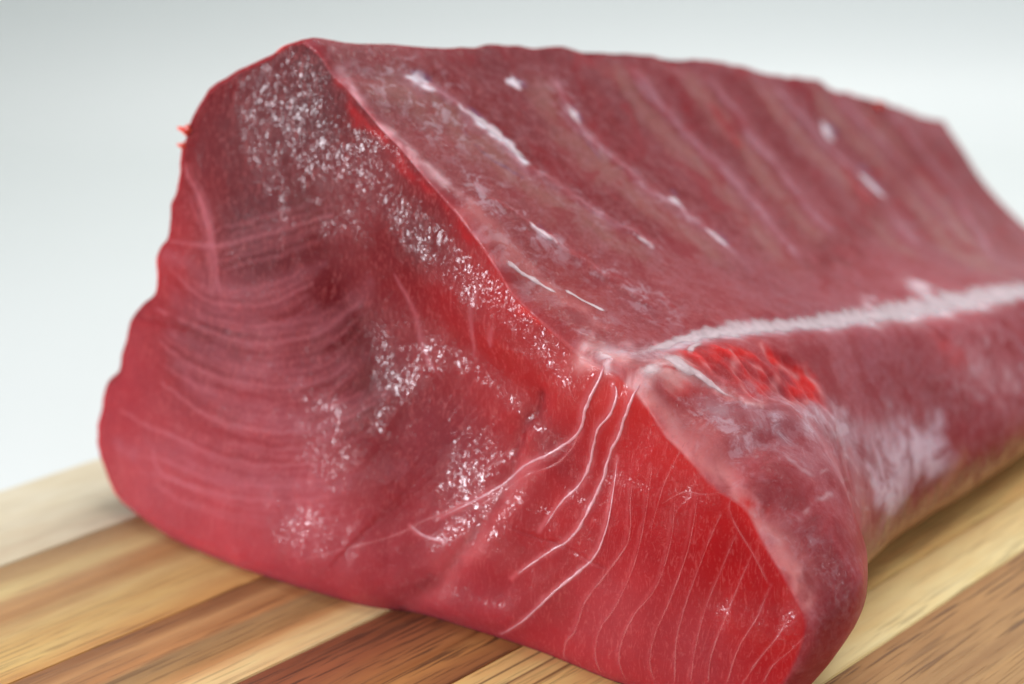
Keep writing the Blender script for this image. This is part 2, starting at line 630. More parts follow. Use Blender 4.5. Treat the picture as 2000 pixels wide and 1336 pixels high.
# vertices: loft rows, then the inner points of the cap
idx_cap = np.zeros((NU, NV), int)
idx_cap[:, 0] = np.arange(NU)
idx_cap[-1, :] = i_r0 + np.arange(NV)
idx_cap[:, -1] = (i_t0 + np.arange(NU))[::-1]
tmp = np.concatenate([i_l0 + np.arange(NV - 1), [0]])[::-1]
idx_cap[0, :] = tmp
inner = np.arange((NU - 2) * (NV - 2)).reshape(NU - 2, NV - 2) + ML * NO
idx_cap[1:-1, 1:-1] = inner
VL = np.vstack([loft.reshape(-1, 3), cap[1:-1, 1:-1].reshape(-1, 3)])
jj, ii = np.meshgrid(np.arange(ML - 1), np.arange(NO), indexing='ij')
i2 = (ii + 1) % NO
Floft = np.stack([jj * NO + ii, (jj + 1) * NO + ii, (jj + 1) * NO + i2, jj * NO + i2], -1).reshape(-1, 4)
Fcap = np.stack([idx_cap[:-1, :-1], idx_cap[1:, :-1], idx_cap[1:, 1:], idx_cap[:-1, 1:]], -1).reshape(-1, 4)
# far end: a simple fan of quads is enough (never in view): strip between matching points
last = (ML - 1) * NO
end_c = VL[last:last + NO].mean(0)
VL = np.vstack([VL, end_c[None]])
ic = len(VL) - 1
# dense cap and inner faces carry the detail
M_face = np.zeros(len(VL), bool)
M_face[idx_cap.ravel()] = True
M_in = np.zeros(len(VL), bool)
rr = (np.arange(ML)[:, None] * NO + np.arange(i_r0, i_t0 + 1)[None]).ravel()
M_in[rr] = True
M_det = M_face | M_in

W = to_world(VL)


def normals(Wv, faces):
    n = np.zeros_like(Wv)
    a = Wv[faces[:, 2]] - Wv[faces[:, 0]]
    b = Wv[faces[:, 3]] - Wv[faces[:, 1]]
    fn = np.cross(a, b)
    for k in range(4):
        for c in range(3):
            n[:, c] += np.bincount(faces[:, k], fn[:, c], len(Wv))
    return n / (np.linalg.norm(n, axis=1)[:, None] + 1e-20)


FA = np.vstack([Floft, Fcap])
NRM = normals(W, FA)

# coarse BVH to place features on the surface
vis_f = np.concatenate([np.where((Floft % NO >= i_r0).all(1) & (Floft % NO <= i_t0).all(1))[0], len(Floft) + np.arange(len(Fcap))])


def make_bvh(Wv):
    ff = FA[vis_f]
    used, inv = np.unique(ff, return_inverse=True)
    return BVHTree.FromPolygons(Wv[used].tolist(), inv.reshape(-1, 4).tolist())


bvh = make_bvh(W)


def hit(x, y, tree=None):
    d = Vector(ray(x, y))
    d.normalize()
    loc, n, i, dist = (tree or bvh).ray_cast(Vector((0, 0, H)), d, 5.0)
    if loc is None:
        q = (tree or bvh).find_nearest(Vector((ray(x, y) * 2.2 + [0, 0, 1]) * H))
        return np.array(q[0]), np.array(q[1])
    return np.array(loc), np.array(n)


def surf(pts, tree=None, n=5):
    """pixels along a line of the photograph -> smooth curve on the loin's surface"""
    P = np.array([hit(*p, tree)[0] for p in pts])
    return catmull(P, n) if len(P) > 2 else P


# ------------------------------------------------------------------ relief (millimetres along the normal)
MM = 0.001
disp = np.zeros(len(W))
wob = np.stack([fbm(W * 260 + k * 31.7, 2) for k in range(3)], 1)         # organic wobble of every drawn edge


wob_mid = np.stack([fbm(W * 105 + k * 21.3, 3) for k in range(3)], 1)
wob_low = np.stack([fbm(W * 45 + k * 11.3, 1) for k in range(3)], 1)


def feature(mask, pts, width, amp=1.0, wobble=0.0, power=2.0, taper=0.0, low=False):
    """0..amp weight of every vertex near a line drawn on the surface; width in mm"""
    P = surf(pts) if len(pts) > 1 else np.array([hit(*pts[0])[0]])
    lo, hi = P.min(0) - width * MM * 3.5, P.max(0) + width * MM * 3.5
    idx = np.where(mask & ((W > lo) & (W < hi)).all(1))[0]
    V = W[idx] + (wob_low if low else wob_mid if wobble >= 1.8 else wob)[idx] * wobble * MM
    d, par = poly_dist(V, P)
    wd = width * MM
    if taper:
        wd = wd * np.clip(1 - taper * np.abs(2 * par - 1) ** 2, 0.15, 1)
    f = np.zeros(len(W))
    f[idx] = amp * np.exp(-(d / wd) ** power)
    return f


CREASE = [(1056, 772), (1046, 800), (1022, 830), (1006, 880), (990, 950), (962, 1000), (928, 1050), (882, 1105), (832, 1150), (778, 1192)]
FACE_RELIEF = [
    ([(640, 520), (760, 640), (860, 740), (930, 800)], 18, -3.5, 3),          # hollow of the main muscle
    ([(900, 830), (950, 880)], 10, -1.2, 2),
    (CREASE, 3.6, -0.9, 1.5),
    (CREASE[:4], 1.6, -0.8, 0.6),
    ([(1000, 930), (945, 1030), (880, 1100)], 1.6, -0.5, 0.6),
    ([(1030, 860), (990, 990), (900, 1110)], 6, 0.9, 1),
    ([(1005, 560), (1090, 680), (1130, 760)], 10, 1.6, 2),                   # shoulder under the ridge
    ([(600, 1020), (760, 1090)], 22, 2.5, 2),
    ([(1240, 880), (1300, 1100), (1290, 1250)], 18, 2.0, 2),
    ([(1200, 900), (1120, 1080)], 5, -0.8, 1),
    ([(300, 560), (420, 600), (560, 590)], 3, 0.15, 1),
    ([(300, 650), (440, 680), (600, 650)], 3, 0.15, 1),
    ([(270, 740), (420, 820), (600, 845), (740, 790)], 3.5, 0.2, 1),
    ([(1016, 1030), (1052, 1046), (1106, 1062), (1151, 1088), (1187, 1106)], 0.35, -0.35, 0),
    ([(1448, 1010), (1500, 1120), (1530, 1190)], 2.2, -0.3, 0.5),
    ([(1020, 905), (1050, 925), (1085, 880)], 4, 0.8, 1),
]
for pts, wd, am, wo in FACE_RELIEF:
    disp += 0.55 * feature(M_det, pts, wd, am, wo, low=True)
# scallops of the muscle flakes along the left edge
G = [
    [(800, 160), (870, 190), (930, 240), (1000, 300), (1060, 345), (1110, 380), (1180, 420), (1270, 475)],
    [(1085, 170), (1120, 230), (1160, 280), (1220, 330), (1280, 380), (1330, 410), (1420, 480)],
    [(1240, 140), (1300, 220), (1380, 300), (1440, 360), (1500, 430), (1560, 500)],
    [(1390, 165), (1470, 270), (1550, 370), (1620, 450)],
    [(1530, 190), (1610, 280), (1700, 370), (1780, 470)],
    [(1640, 200), (1740, 300), (1830, 400), (1900, 490)],
    [(1740, 225), (1810, 310), (1880, 400), (1950, 510)],
    [(930, 365), (1000, 415), (1085, 470), (1170, 530), (1270, 590)],
]
for k, g in enumerate(G):
    disp += feature(M_det, g, 1.3, 0.45, 1.5) - feature(M_det, [(x + 34, y + 4) for x, y in g], 4.5, 0.4, 2)
VAL = [(1190, 690), (1250, 690), (1340, 662), (1420, 648), (1500, 640), (1600, 632), (1700, 618), (1760, 610), (1850, 594), (1995, 570), (2060, 562)]
disp += feature(M_in, VAL, 3.0, -0.9, 1)
TORN = [(1380, 712), (1450, 725), (1520, 738), (1580, 755)]
torn = feature(M_in, TORN, 6.5, 1.0, 6, 3)
tq = W @ np.array([[EX[0], AX[0], 0], [EX[1], AX[1], 0], [0, 0, 1.0]])
disp += torn * (fbm(tq * np.array([110, 260, 110]), 3) * 1.5 - 0.3)
disp += feature(M_in, [(1470, 830), (1560, 820), (1620, 830)], 4, 0.8, 2)
# ragged upper edge
topm = np.exp(-(np.abs((np.arange(len(W)) % NO) - i_t0) / 26.0) ** 2) * (np.arange(len(W)) < ML * NO)
disp += topm * fbm(W * 40, 3) * 1.5 * sstep(VL[:, 2], 0.12, 0.4)
# overall unevenness
soft = 0.9
disp += soft * (fbm(W * 55, 2) * 0.45 + fbm(W * 190, 2) * 0.07)
det = np.where(M_det)[0]
disp[det] += fbm(W[det] * np.array([620, 620, 620]), 2) * 0.018
bot_keep = sstep(VL[:, 1], 0.0, 0.05)                                          # stay put where it rests on the board
# facets added to the cut, tilted to mirror the window softbox as wet glints
TILT = [([(545, 225), (600, 330), (640, 430)], 11, .75), ([(690, 310), (770, 420), (850, 500), (920, 560), (1010, 630), (1100, 700)], 7.5, .9),
        ([(855, 692), (940, 738), (1025, 795)], 6, .6), ([(775, 800), (860, 880), (925, 985)], 21, .95), ([(880, 1178), (990, 1182)], 6, .7),
        ([(600, 1055), (760, 1095)], 10, .5), ([(1050, 840), (1080, 885)], 4.5, .7), ([(1430, 1190), (1520, 1215)], 5, .6), ([(1165, 730), (1210, 765)], 3.5, .7),
        ([(1270, 890), (1340, 960)], 8, .35), ([(1130, 980), (1060, 1100)], 9, .4)]
glint_wet = np.zeros(len(W))
fi = np.where(M_face)[0]
for it in range(3):
    Nn = normals(W + NRM * (disp * MM)[:, None], FA)
    for pts, wd, am in TILT:
        P = resample(surf(pts), 24)
        q = P.mean(0)
        d_, par = poly_dist(W[fi], P)
        near = np.stack([np.interp(par, np.linspace(0, 1, 24), P[:, c]) for c in range(3)], 1)
        wn = np.exp(-(d_ / (0.5 * wd * MM)) ** 2)
        n = (Nn[fi] * wn[:, None]).sum(0)
        n /= np.linalg.norm(n)
        c_ = np.array([0, 0, H]) - q
        c_ /= np.linalg.norm(c_)
        l_d = np.array(WIN) - q
        l_d /= np.linalg.norm(l_d)
        h_ = c_ + l_d
        h_ /= np.linalg.norm(h_)
        grad = -(h_ - (h_ @ n) * n) / (h_ @ n)
        disp[fi] += 0.55 * am * ((W[fi] - near) @ grad) / MM * np.exp(-(d_ / (wd * MM)) ** 2)
        if it == 0:
            f_ = feature(M_face, pts, wd * 1.1, am ** 0.5, 3.5, 4)
            glint_wet = np.maximum(glint_wet, f_)
disp *= bot_keep
W2 = W + NRM * (disp * MM)[:, None]
# the cut edge tucks under where it meets the board
und = np.clip(1 - VL[:, 1] / 0.03, 0, 1) ** 2 * np.clip(1 - np.maximum(VL[:, 2], 0) / 0.06, 0, 1) * ((np.arange(len(W)) % NO < i_r0) | (np.arange(len(W)) % NO >= i_l0) | M_face)
W2[:, 0] += AX[0] * und * 0.0022
W2[:, 1] += AX[1] * und * 0.0022
W2[:, 2] = np.maximum(W2[:, 2], 0.0)
NR2 = normals(W2, FA)
bvh2 = make_bvh(W2)

# ------------------------------------------------------------------ pigment of the flesh


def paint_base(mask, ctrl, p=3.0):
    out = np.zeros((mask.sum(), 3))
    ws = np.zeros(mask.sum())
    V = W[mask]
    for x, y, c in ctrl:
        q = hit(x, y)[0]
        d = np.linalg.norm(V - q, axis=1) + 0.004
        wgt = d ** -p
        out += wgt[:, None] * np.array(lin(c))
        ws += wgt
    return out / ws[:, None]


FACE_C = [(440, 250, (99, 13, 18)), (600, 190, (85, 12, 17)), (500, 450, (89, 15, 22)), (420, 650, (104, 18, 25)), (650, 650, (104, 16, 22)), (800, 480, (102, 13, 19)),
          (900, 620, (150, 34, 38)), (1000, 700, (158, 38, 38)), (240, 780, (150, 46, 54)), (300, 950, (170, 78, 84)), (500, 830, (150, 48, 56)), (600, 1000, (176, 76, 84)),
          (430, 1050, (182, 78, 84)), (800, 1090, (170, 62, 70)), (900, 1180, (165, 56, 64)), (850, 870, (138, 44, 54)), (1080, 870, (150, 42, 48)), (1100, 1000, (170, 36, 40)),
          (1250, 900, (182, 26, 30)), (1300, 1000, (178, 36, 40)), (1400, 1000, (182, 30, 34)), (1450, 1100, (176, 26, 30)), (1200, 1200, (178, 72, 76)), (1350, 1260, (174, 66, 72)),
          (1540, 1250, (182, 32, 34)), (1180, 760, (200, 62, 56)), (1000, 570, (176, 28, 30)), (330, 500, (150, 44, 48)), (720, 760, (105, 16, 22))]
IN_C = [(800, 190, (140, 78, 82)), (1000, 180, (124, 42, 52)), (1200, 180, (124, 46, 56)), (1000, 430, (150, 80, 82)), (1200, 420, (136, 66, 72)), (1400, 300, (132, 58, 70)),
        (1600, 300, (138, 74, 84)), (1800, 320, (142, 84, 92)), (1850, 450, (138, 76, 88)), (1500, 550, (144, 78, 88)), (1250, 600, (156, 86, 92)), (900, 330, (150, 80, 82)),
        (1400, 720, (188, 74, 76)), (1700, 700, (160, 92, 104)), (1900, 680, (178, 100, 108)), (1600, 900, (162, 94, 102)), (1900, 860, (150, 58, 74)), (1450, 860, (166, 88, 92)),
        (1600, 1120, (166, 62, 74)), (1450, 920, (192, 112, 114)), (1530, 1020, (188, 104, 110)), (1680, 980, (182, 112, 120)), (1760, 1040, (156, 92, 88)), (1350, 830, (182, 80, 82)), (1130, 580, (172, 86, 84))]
col = np.tile(np.array(lin(120, 44, 50)), (len(W), 1))
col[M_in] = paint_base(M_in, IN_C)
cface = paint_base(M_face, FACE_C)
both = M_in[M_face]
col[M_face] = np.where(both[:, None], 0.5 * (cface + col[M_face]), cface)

tint = np.where((M_face & ~M_in)[:, None], np.array([0.80, 0.62, 0.66]), np.array([0.80, 0.42, 0.47]))
col = col * tint


def paint(mask, pts, width, c, amp, wobble=1.0, power=2.0, taper=0.0):
    global col
    f = feature(mask, pts, width, amp, wobble, power, taper)
    f = np.clip(f, 0, 1)[:, None]
    pc = np.array(lin(c)) * (np.array([0.88, 0.72, 0.75]) if c[1] < 150 else 1.0)
    col = col * (1 - f) + pc * f


# flake bands of the inner face: grey brown beside each groove, crimson beyond, pale thread in it
for k, g in enumerate(G[:7]):
    paint(M_in, [(x - 26, y + 14) for x, y in g], 5.0, (150, 100, 92), 0.8, 3.5)
    paint(M_in, [(x + 52, y - 6) for x, y in g], 5.4, (122, 4, 20), 1.0, 5.0)
    paint(M_in, g, 2.0, (186, 142, 156), 0.6, 2.5)
for g, wd in (([(905, 214), (950, 248), (1000, 292), (1030, 318)], 1.0), ([(1112, 212), (1130, 238)], 1.1), ([(1385, 450), (1422, 480)], 0.9), ([(1680, 340), (1720, 378)], 1.4), ([(1612, 245), (1625, 265)], 1.4),
              ([(1240, 462), (1272, 480)], 0.6), ([(800, 150), (830, 165)], 1.3), ([(1005, 158), (1015, 170)], 1.2), ([(1310, 385), (1335, 405)], 0.9), ([(1040, 440), (1078, 468)], 0.5)):
    paint(M_in, [(x + 5, y - 9) for x, y in g], wd * 1.5, (96, 70, 118), 0.7, 2.5, 3, 0.5)  # purple shadow painted beside each white streak
    paint(M_in, g, wd * 1.9, (232, 220, 232), 1.0, 1.6, 4, 0.4)
for g in ([(900, 250), (960, 310), (1030, 350)], [(1130, 260), (1180, 320)]):
    paint(M_in, g, 0.5, (104, 76, 116), 0.7, 1.2, 2, 0.5)
for g, wd in (([(1122, 486), (1150, 502), (1172, 524)], 0.55), ([(1190, 530), (1230, 552), (1272, 582)], 0.7), ([(1048, 436), (1088, 466)], 0.6), ([(1300, 580), (1330, 610)], 0.8), ([(1255, 610), (1290, 640)], 0.7),
              ([(1060, 592), (1085, 610)], 0.5), ([(1650, 330), (1700, 400)], 2.5), ([(1390, 210), (1440, 280)], 3), ([(1500, 910), (1530, 918), (1560, 922)], 0.6), ([(1365, 900), (1372, 912)], 0.8)):
    paint(M_in, g, wd, (160, 20, 30), 0.9, 1.5, 2, 0.4)
# red glow of light through the thin ridge, painted into the pigment
paint(M_face, [(651, 148), (700, 215), (740, 270), (790, 325), (850, 372), (900, 415), (960, 490), (1000, 575)], 1.5, (170, 14, 20), 0.75, 3.0)
paint(M_face, [(1020, 600), (1080, 640)], 1.2, (205, 40, 32), 0.8, 1.2)
paint(M_in, [(960, 470), (1000, 520), (1060, 570), (1100, 600)], 2.2, (212, 120, 112), 0.6, 3)
paint(M_in & ~M_face, [(664, 140), (712, 200), (750, 252), (800, 292), (850, 345), (910, 400)], 1.3, (224, 178, 186), 0.85, 2.5)
paint(M_in & ~M_face, [(900, 400), (960, 452), (1010, 505), (1080, 580), (1150, 640)], 2.6, (206, 130, 130), 0.7, 3)
# rim of the flap: translucent red glow painted on the face, pale inner edge
paint(M_face, [(1262, 790), (1322, 870), (1400, 930), (1440, 965), (1480, 1010)], 6.0, (214, 46, 42), 0.40, 4)
paint(M_in & ~M_face, [(1240, 735), (1262, 758), (1308, 835), (1372, 900), (1428, 950), (1466, 985), (1502, 1043), (1542, 1120), (1580, 1190)], 1.8, (220, 150, 150), 0.75, 2.0)
paint(M_in, [(1300, 800), (1400, 905), (1500, 1010), (1560, 1110)], 2.6, (200, 118, 118), 0.6, 4)
paint(M_in, [(1455, 975), (1475, 990), (1490, 1000)], 1.0, (206, 30, 26), 0.9, 1.5)
# torn red patch, bone white threads and frosty patches of the lower inner face
f = np.clip(0.8 * torn * (0.8 + 1.6 * fbm(W * 150, 2)), 0, 1)[:, None]
col = col * (1 - f) + np.array(lin(206, 40, 38)) * f
paint(M_in, [(1440, 815), (1540, 830), (1660, 840)], 5.5, (178, 152, 164), 0.6, 5)
paint(M_in, [(1590, 890), (1680, 960), (1720, 1030)], 6.0, (190, 132, 140), 0.55, 5)
paint(M_in, [(1725, 940), (1780, 915), (1835, 875)], 8.0, (214, 184, 202), 0.95, 5, 4)  # frosty white patch with the flank's highlight painted in
paint(M_in, [(1660, 870), (1740, 860)], 5.0, (190, 150, 164), 0.5, 5)
paint(M_in, [(1890, 690), (1940, 740), (1990, 750)], 8.0, (202, 146, 156), 0.6, 6)
paint(M_in, [(1850, 870), (1930, 830), (1990, 820)], 5.0, (156, 44, 60), 0.6, 5)
paint(M_in, [(1770, 1000), (1850, 955), (1980, 890)], 5.0, (128, 16, 34), 0.85, 4)
paint(M_in, [(1830, 660), (1870, 700)], 3.0, (196, 48, 54), 0.5, 3)
paint(M_in, [(1730, 1060), (1830, 1000), (1990, 910)], 2.6, (190, 132, 100), 0.8, 2.0)
paint(M_in, [(1450, 800), (1490, 790), (1540, 850)], 2.0, (120, 70, 84), 0.4, 3)
paint(M_in, [(1690, 1000), (1715, 1060), (1712, 1120)], 3.0, (196, 132, 120), 0.6, 3)
paint(M_in, [(1600, 1060), (1640, 1110)], 4.5, (150, 40, 56), 0.6, 6)
for g in ([(1610, 830), (1660, 900), (1720, 960)], [(1540, 890), (1600, 930), (1690, 950)], [(1570, 990), (1640, 970), (1700, 990)], [(1640, 860), (1650, 920)]):
    paint(M_in, g, 0.5, (206, 170, 178), 0.55, 2.0)
paint(M_det, VAL, 2.0, (222, 192, 204), 0.85, 1.8)
paint(M_in, [(1700, 618), (1850, 594), (1995, 570)], 3.4, (232, 214, 222), 0.95, 2.5)
paint(M_in, [(1830, 600), (1812, 578), (1796, 556)], 3.0, (222, 200, 210), 0.8, 2)
paint(M_in, [(1704, 616), (1700, 580)], 1.8, (216, 184, 196), 0.7, 2)
paint(M_det, [(1150, 686), (1172, 700), (1186, 716)], 1.3, (236, 214, 220), 0.95, 1.2)
paint(M_det, [(1250, 748), (1268, 730), (1300, 716), (1340, 702)], 1.5, (234, 206, 212), 0.9, 1.5)
paint(M_in, [(1320, 706), (1370, 738), (1420, 772), (1480, 790)], 1.1, (228, 180, 184), 0.8, 1.2)
paint(M_det, [(1150, 688), (1200, 705), (1270, 710), (1340, 714)], 3.4, (226, 164, 164), 0.85, 3.5)
paint(M_in, [(1275, 712), (1310, 724)], 0.7, (190, 24, 26), 0.9, 1.0)
paint(M_det, [(1270, 720), (1252, 745), (1262, 770)], 1.6, (216, 150, 150), 0.7, 1.5)
for g in ([(1430, 690), (1440, 725), (1450, 765)], [(1490, 676), (1505, 725), (1520, 770)], [(1560, 690), (1580, 730), (1610, 770)], [(1380, 712), (1400, 740), (1425, 775)], [(1475, 725), (1520, 722), (1560, 730)], [(1400, 770), (1480, 785), (1580, 790)]):
    paint(M_in, g, 0.9, (216, 140, 140), 0.8, 2.0)
paint(M_face, CREASE, 1.4, (112, 12, 22), 0.6, 1.5)  # shade of the crease painted as a dark red line
paint(M_face, [(1030, 900), (990, 990), (935, 1060), (870, 1130), (800, 1190)], 3.2, (196, 96, 98), 0.55, 2.5)
# faint pale growth arcs across the cut muscle
ARCS = [
    [(300, 527), (401, 585), (491, 597), (554, 581), (603, 549)], [(307, 603), (401, 644), (491, 671), (554, 666), (626, 644), (689, 590)],
    [(312, 666), (374, 715), (464, 747), (554, 756), (635, 738), (671, 711)], [(316, 747), (401, 810), (487, 837), (599, 841), (680, 814), (725, 787)],
    [(200, 897), (307, 918), (464, 971), (599, 976), (760, 940)], [(330, 470), (420, 480), (540, 450), (640, 420)], [(360, 330), (400, 420), (420, 560)],
    [(230, 800), (330, 850), (480, 905), (640, 905)], [(760, 540), (790, 600), (812, 680), (850, 740)], [(930, 560), (915, 640), (912, 700)], [(950, 680), (960, 640)]]
for k, g in enumerate(ARCS):
    paint(M_face, g, 0.8, (196, 124, 132), 0.36, 0.35, 2, 0.6)
    if k < 5:
        paint(M_face, [(x + 20, y - 30) for x, y in g], 3.4, (160, 98, 108), 0.34, 2.5, 2, 0.6)
    if k < 8:
        for dx, dy in ((6, -16), (10, 15), (-4, 30), (14, 44), (-8, -30)):
            paint(M_face, [(x + dx, y + dy + 4 * math.sin(x * 0.02 + k)) for x, y in g[k % 2:]], 0.7, (190, 116, 124), 0.22, 0.5, 2, 0.8)

SINEW = [   # (pixels, radius in mm at start, middle, end, thick?)
    ([(1182, 708), (1173, 737), (1147, 790), (1132, 842), (1087, 879), (1027, 909), (982, 947), (915, 984), (860, 1010)], .48, .38, .08, 1),
    ([(1132, 842), (1120, 872), (1087, 906), (1030, 928), (990, 954), (940, 985)], .25, .18, .05, 0),
    ([(1199, 748), (1205, 763), (1195, 805), (1169, 838), (1158, 879), (1152, 909), (1132, 947), (1098, 980), (1061, 1033)], .32, .48, .08, 1),
    ([(1254, 746), (1240, 767), (1225, 805), (1210, 849), (1195, 879), (1177, 939), (1158, 980), (1139, 1018), (1115, 1052), (1070, 1080), (1007, 1124)], .42, .46, .14, 1),
    ([(1207, 890), (1198, 962), (1187, 1025), (1164, 1084), (1133, 1115), (1079, 1160), (1025, 1210), (998, 1228), (975, 1240)], .10, .36, .14, 1),
    ([(1235, 940), (1232, 980), (1227, 1057), (1178, 1129), (1142, 1178), (1124, 1232), (1106, 1255), (1101, 1290)], .08, .20, .26, 0),
    ([(1275, 900), (1262, 1000), (1240, 1100), (1205, 1180), (1168, 1240), (1165, 1290), (1176, 1318)], .06, .13, .22, 0),
    ([(1320, 960), (1310, 1060), (1280, 1150), (1240, 1200), (1216, 1250), (1210, 1290), (1223, 1330)], .06, .13, .2, 0),
    ([(1365, 960), (1345, 1070), (1310, 1170), (1280, 1240), (1270, 1290), (1280, 1335)], .06, .13, .2, 0),
    ([(1412, 998), (1388, 1050), (1365, 1110), (1340, 1180), (1322, 1250), (1318, 1335)], .10, .14, .16, 0),
    ([(1440, 1040), (1410, 1110), (1378, 1190), (1358, 1270), (1349, 1335)], .06, .12, .18, 0),
    ([(1470, 1080), (1440, 1150), (1412, 1220), (1390, 1280), (1383, 1335)], .06, .12, .16, 0),
    ([(1505, 1140), (1480, 1205), (1445, 1262), (1419, 1336)], .06, .14, .18, 0),
    ([(1545, 1190), (1525, 1235), (1485, 1285), (1450, 1336)], .06, .14, .18, 0),
    ([(1580, 1235), (1545, 1270), (1510, 1300), (1490, 1336)], .08, .12, .16, 0),
    ([(1440, 960), (1425, 985), (1435, 1020), (1470, 1080), (1500, 1140)], .05, .16, .06, 0),
    ([(801, 1025), (823, 1043), (850, 1053), (877, 1061)], .2, .32, .16, 1),
    ([(594, 1093), (680, 1070), (765, 1048), (832, 1016), (900, 985), (960, 950)], .06, .16, .06, 0),
    ([(870, 985), (930, 935), (990, 880), (1020, 850)], .05, .12, .05, 0),
    ([(1340, 860), (1300, 940), (1270, 1040)], .05, .09, .05, 0),
    ([(1290, 985), (1340, 960), (1370, 965), (1420, 960)], .05, .10, .05, 0),
    ([(1125, 790), (1110, 745), (1118, 720)], .05, .14, .05, 0),
]
for pts, r0, r1, r2, thick in SINEW:
    paint(M_face, pts, max(r0, r1, r2) * (1.9 if thick else 1.8), (212, 120, 124), 0.55 if thick else 0.22, 0.3, 2, 0.4)
wet = np.where(M_face, 1.0, 0.0)
wet = wet * (0.06 + 0.94 * np.clip(glint_wet, 0, 1))
rimw = feature(M_in, [(1500, 1010), (1580, 1080), (1650, 1150)], 6, 0.6, 4)
wet = np.maximum(wet, rimw)
film = np.where(M_in & ~M_face, 1.0, 0.0)
film *= 1 - 0.7 * torn
frost = 0.06 * film
for pts, wd, am in (([(780, 150), (860, 240)], 9, .7), (G[0], 6, .4), (G[7], 5, .8), ([(880, 380), (1000, 500), (1150, 640)], 6, .5), (G[1][:6], 5, .5), ([(1500, 1010), (1580, 1080), (1650, 1150)], 9, .3),
                    ([(1440, 800), (1520, 830), (1640, 840)], 7, .9), ([(1780, 900)], 12, .6), ([(1900, 720), (1990, 700)], 14, .5), ([(1330, 780), (1450, 900)], 5, .5)):
    frost += feature(M_in, pts, wd, am, 4) * (film > 0)
frost = np.clip(frost, 0, 1)
for g in ([(1280, 590), (1300, 620), (1340, 640)], [(1260, 620), (1275, 645)], [(1320, 600), (1345, 622)], [(1210, 600), (1240, 640)], [(1150, 560), (1200, 590)]):
    paint(M_in, g, 0.7, (150, 24, 36), 0.8, 3.0, 2, 0.3)

# ------------------------------------------------------------------ flesh material


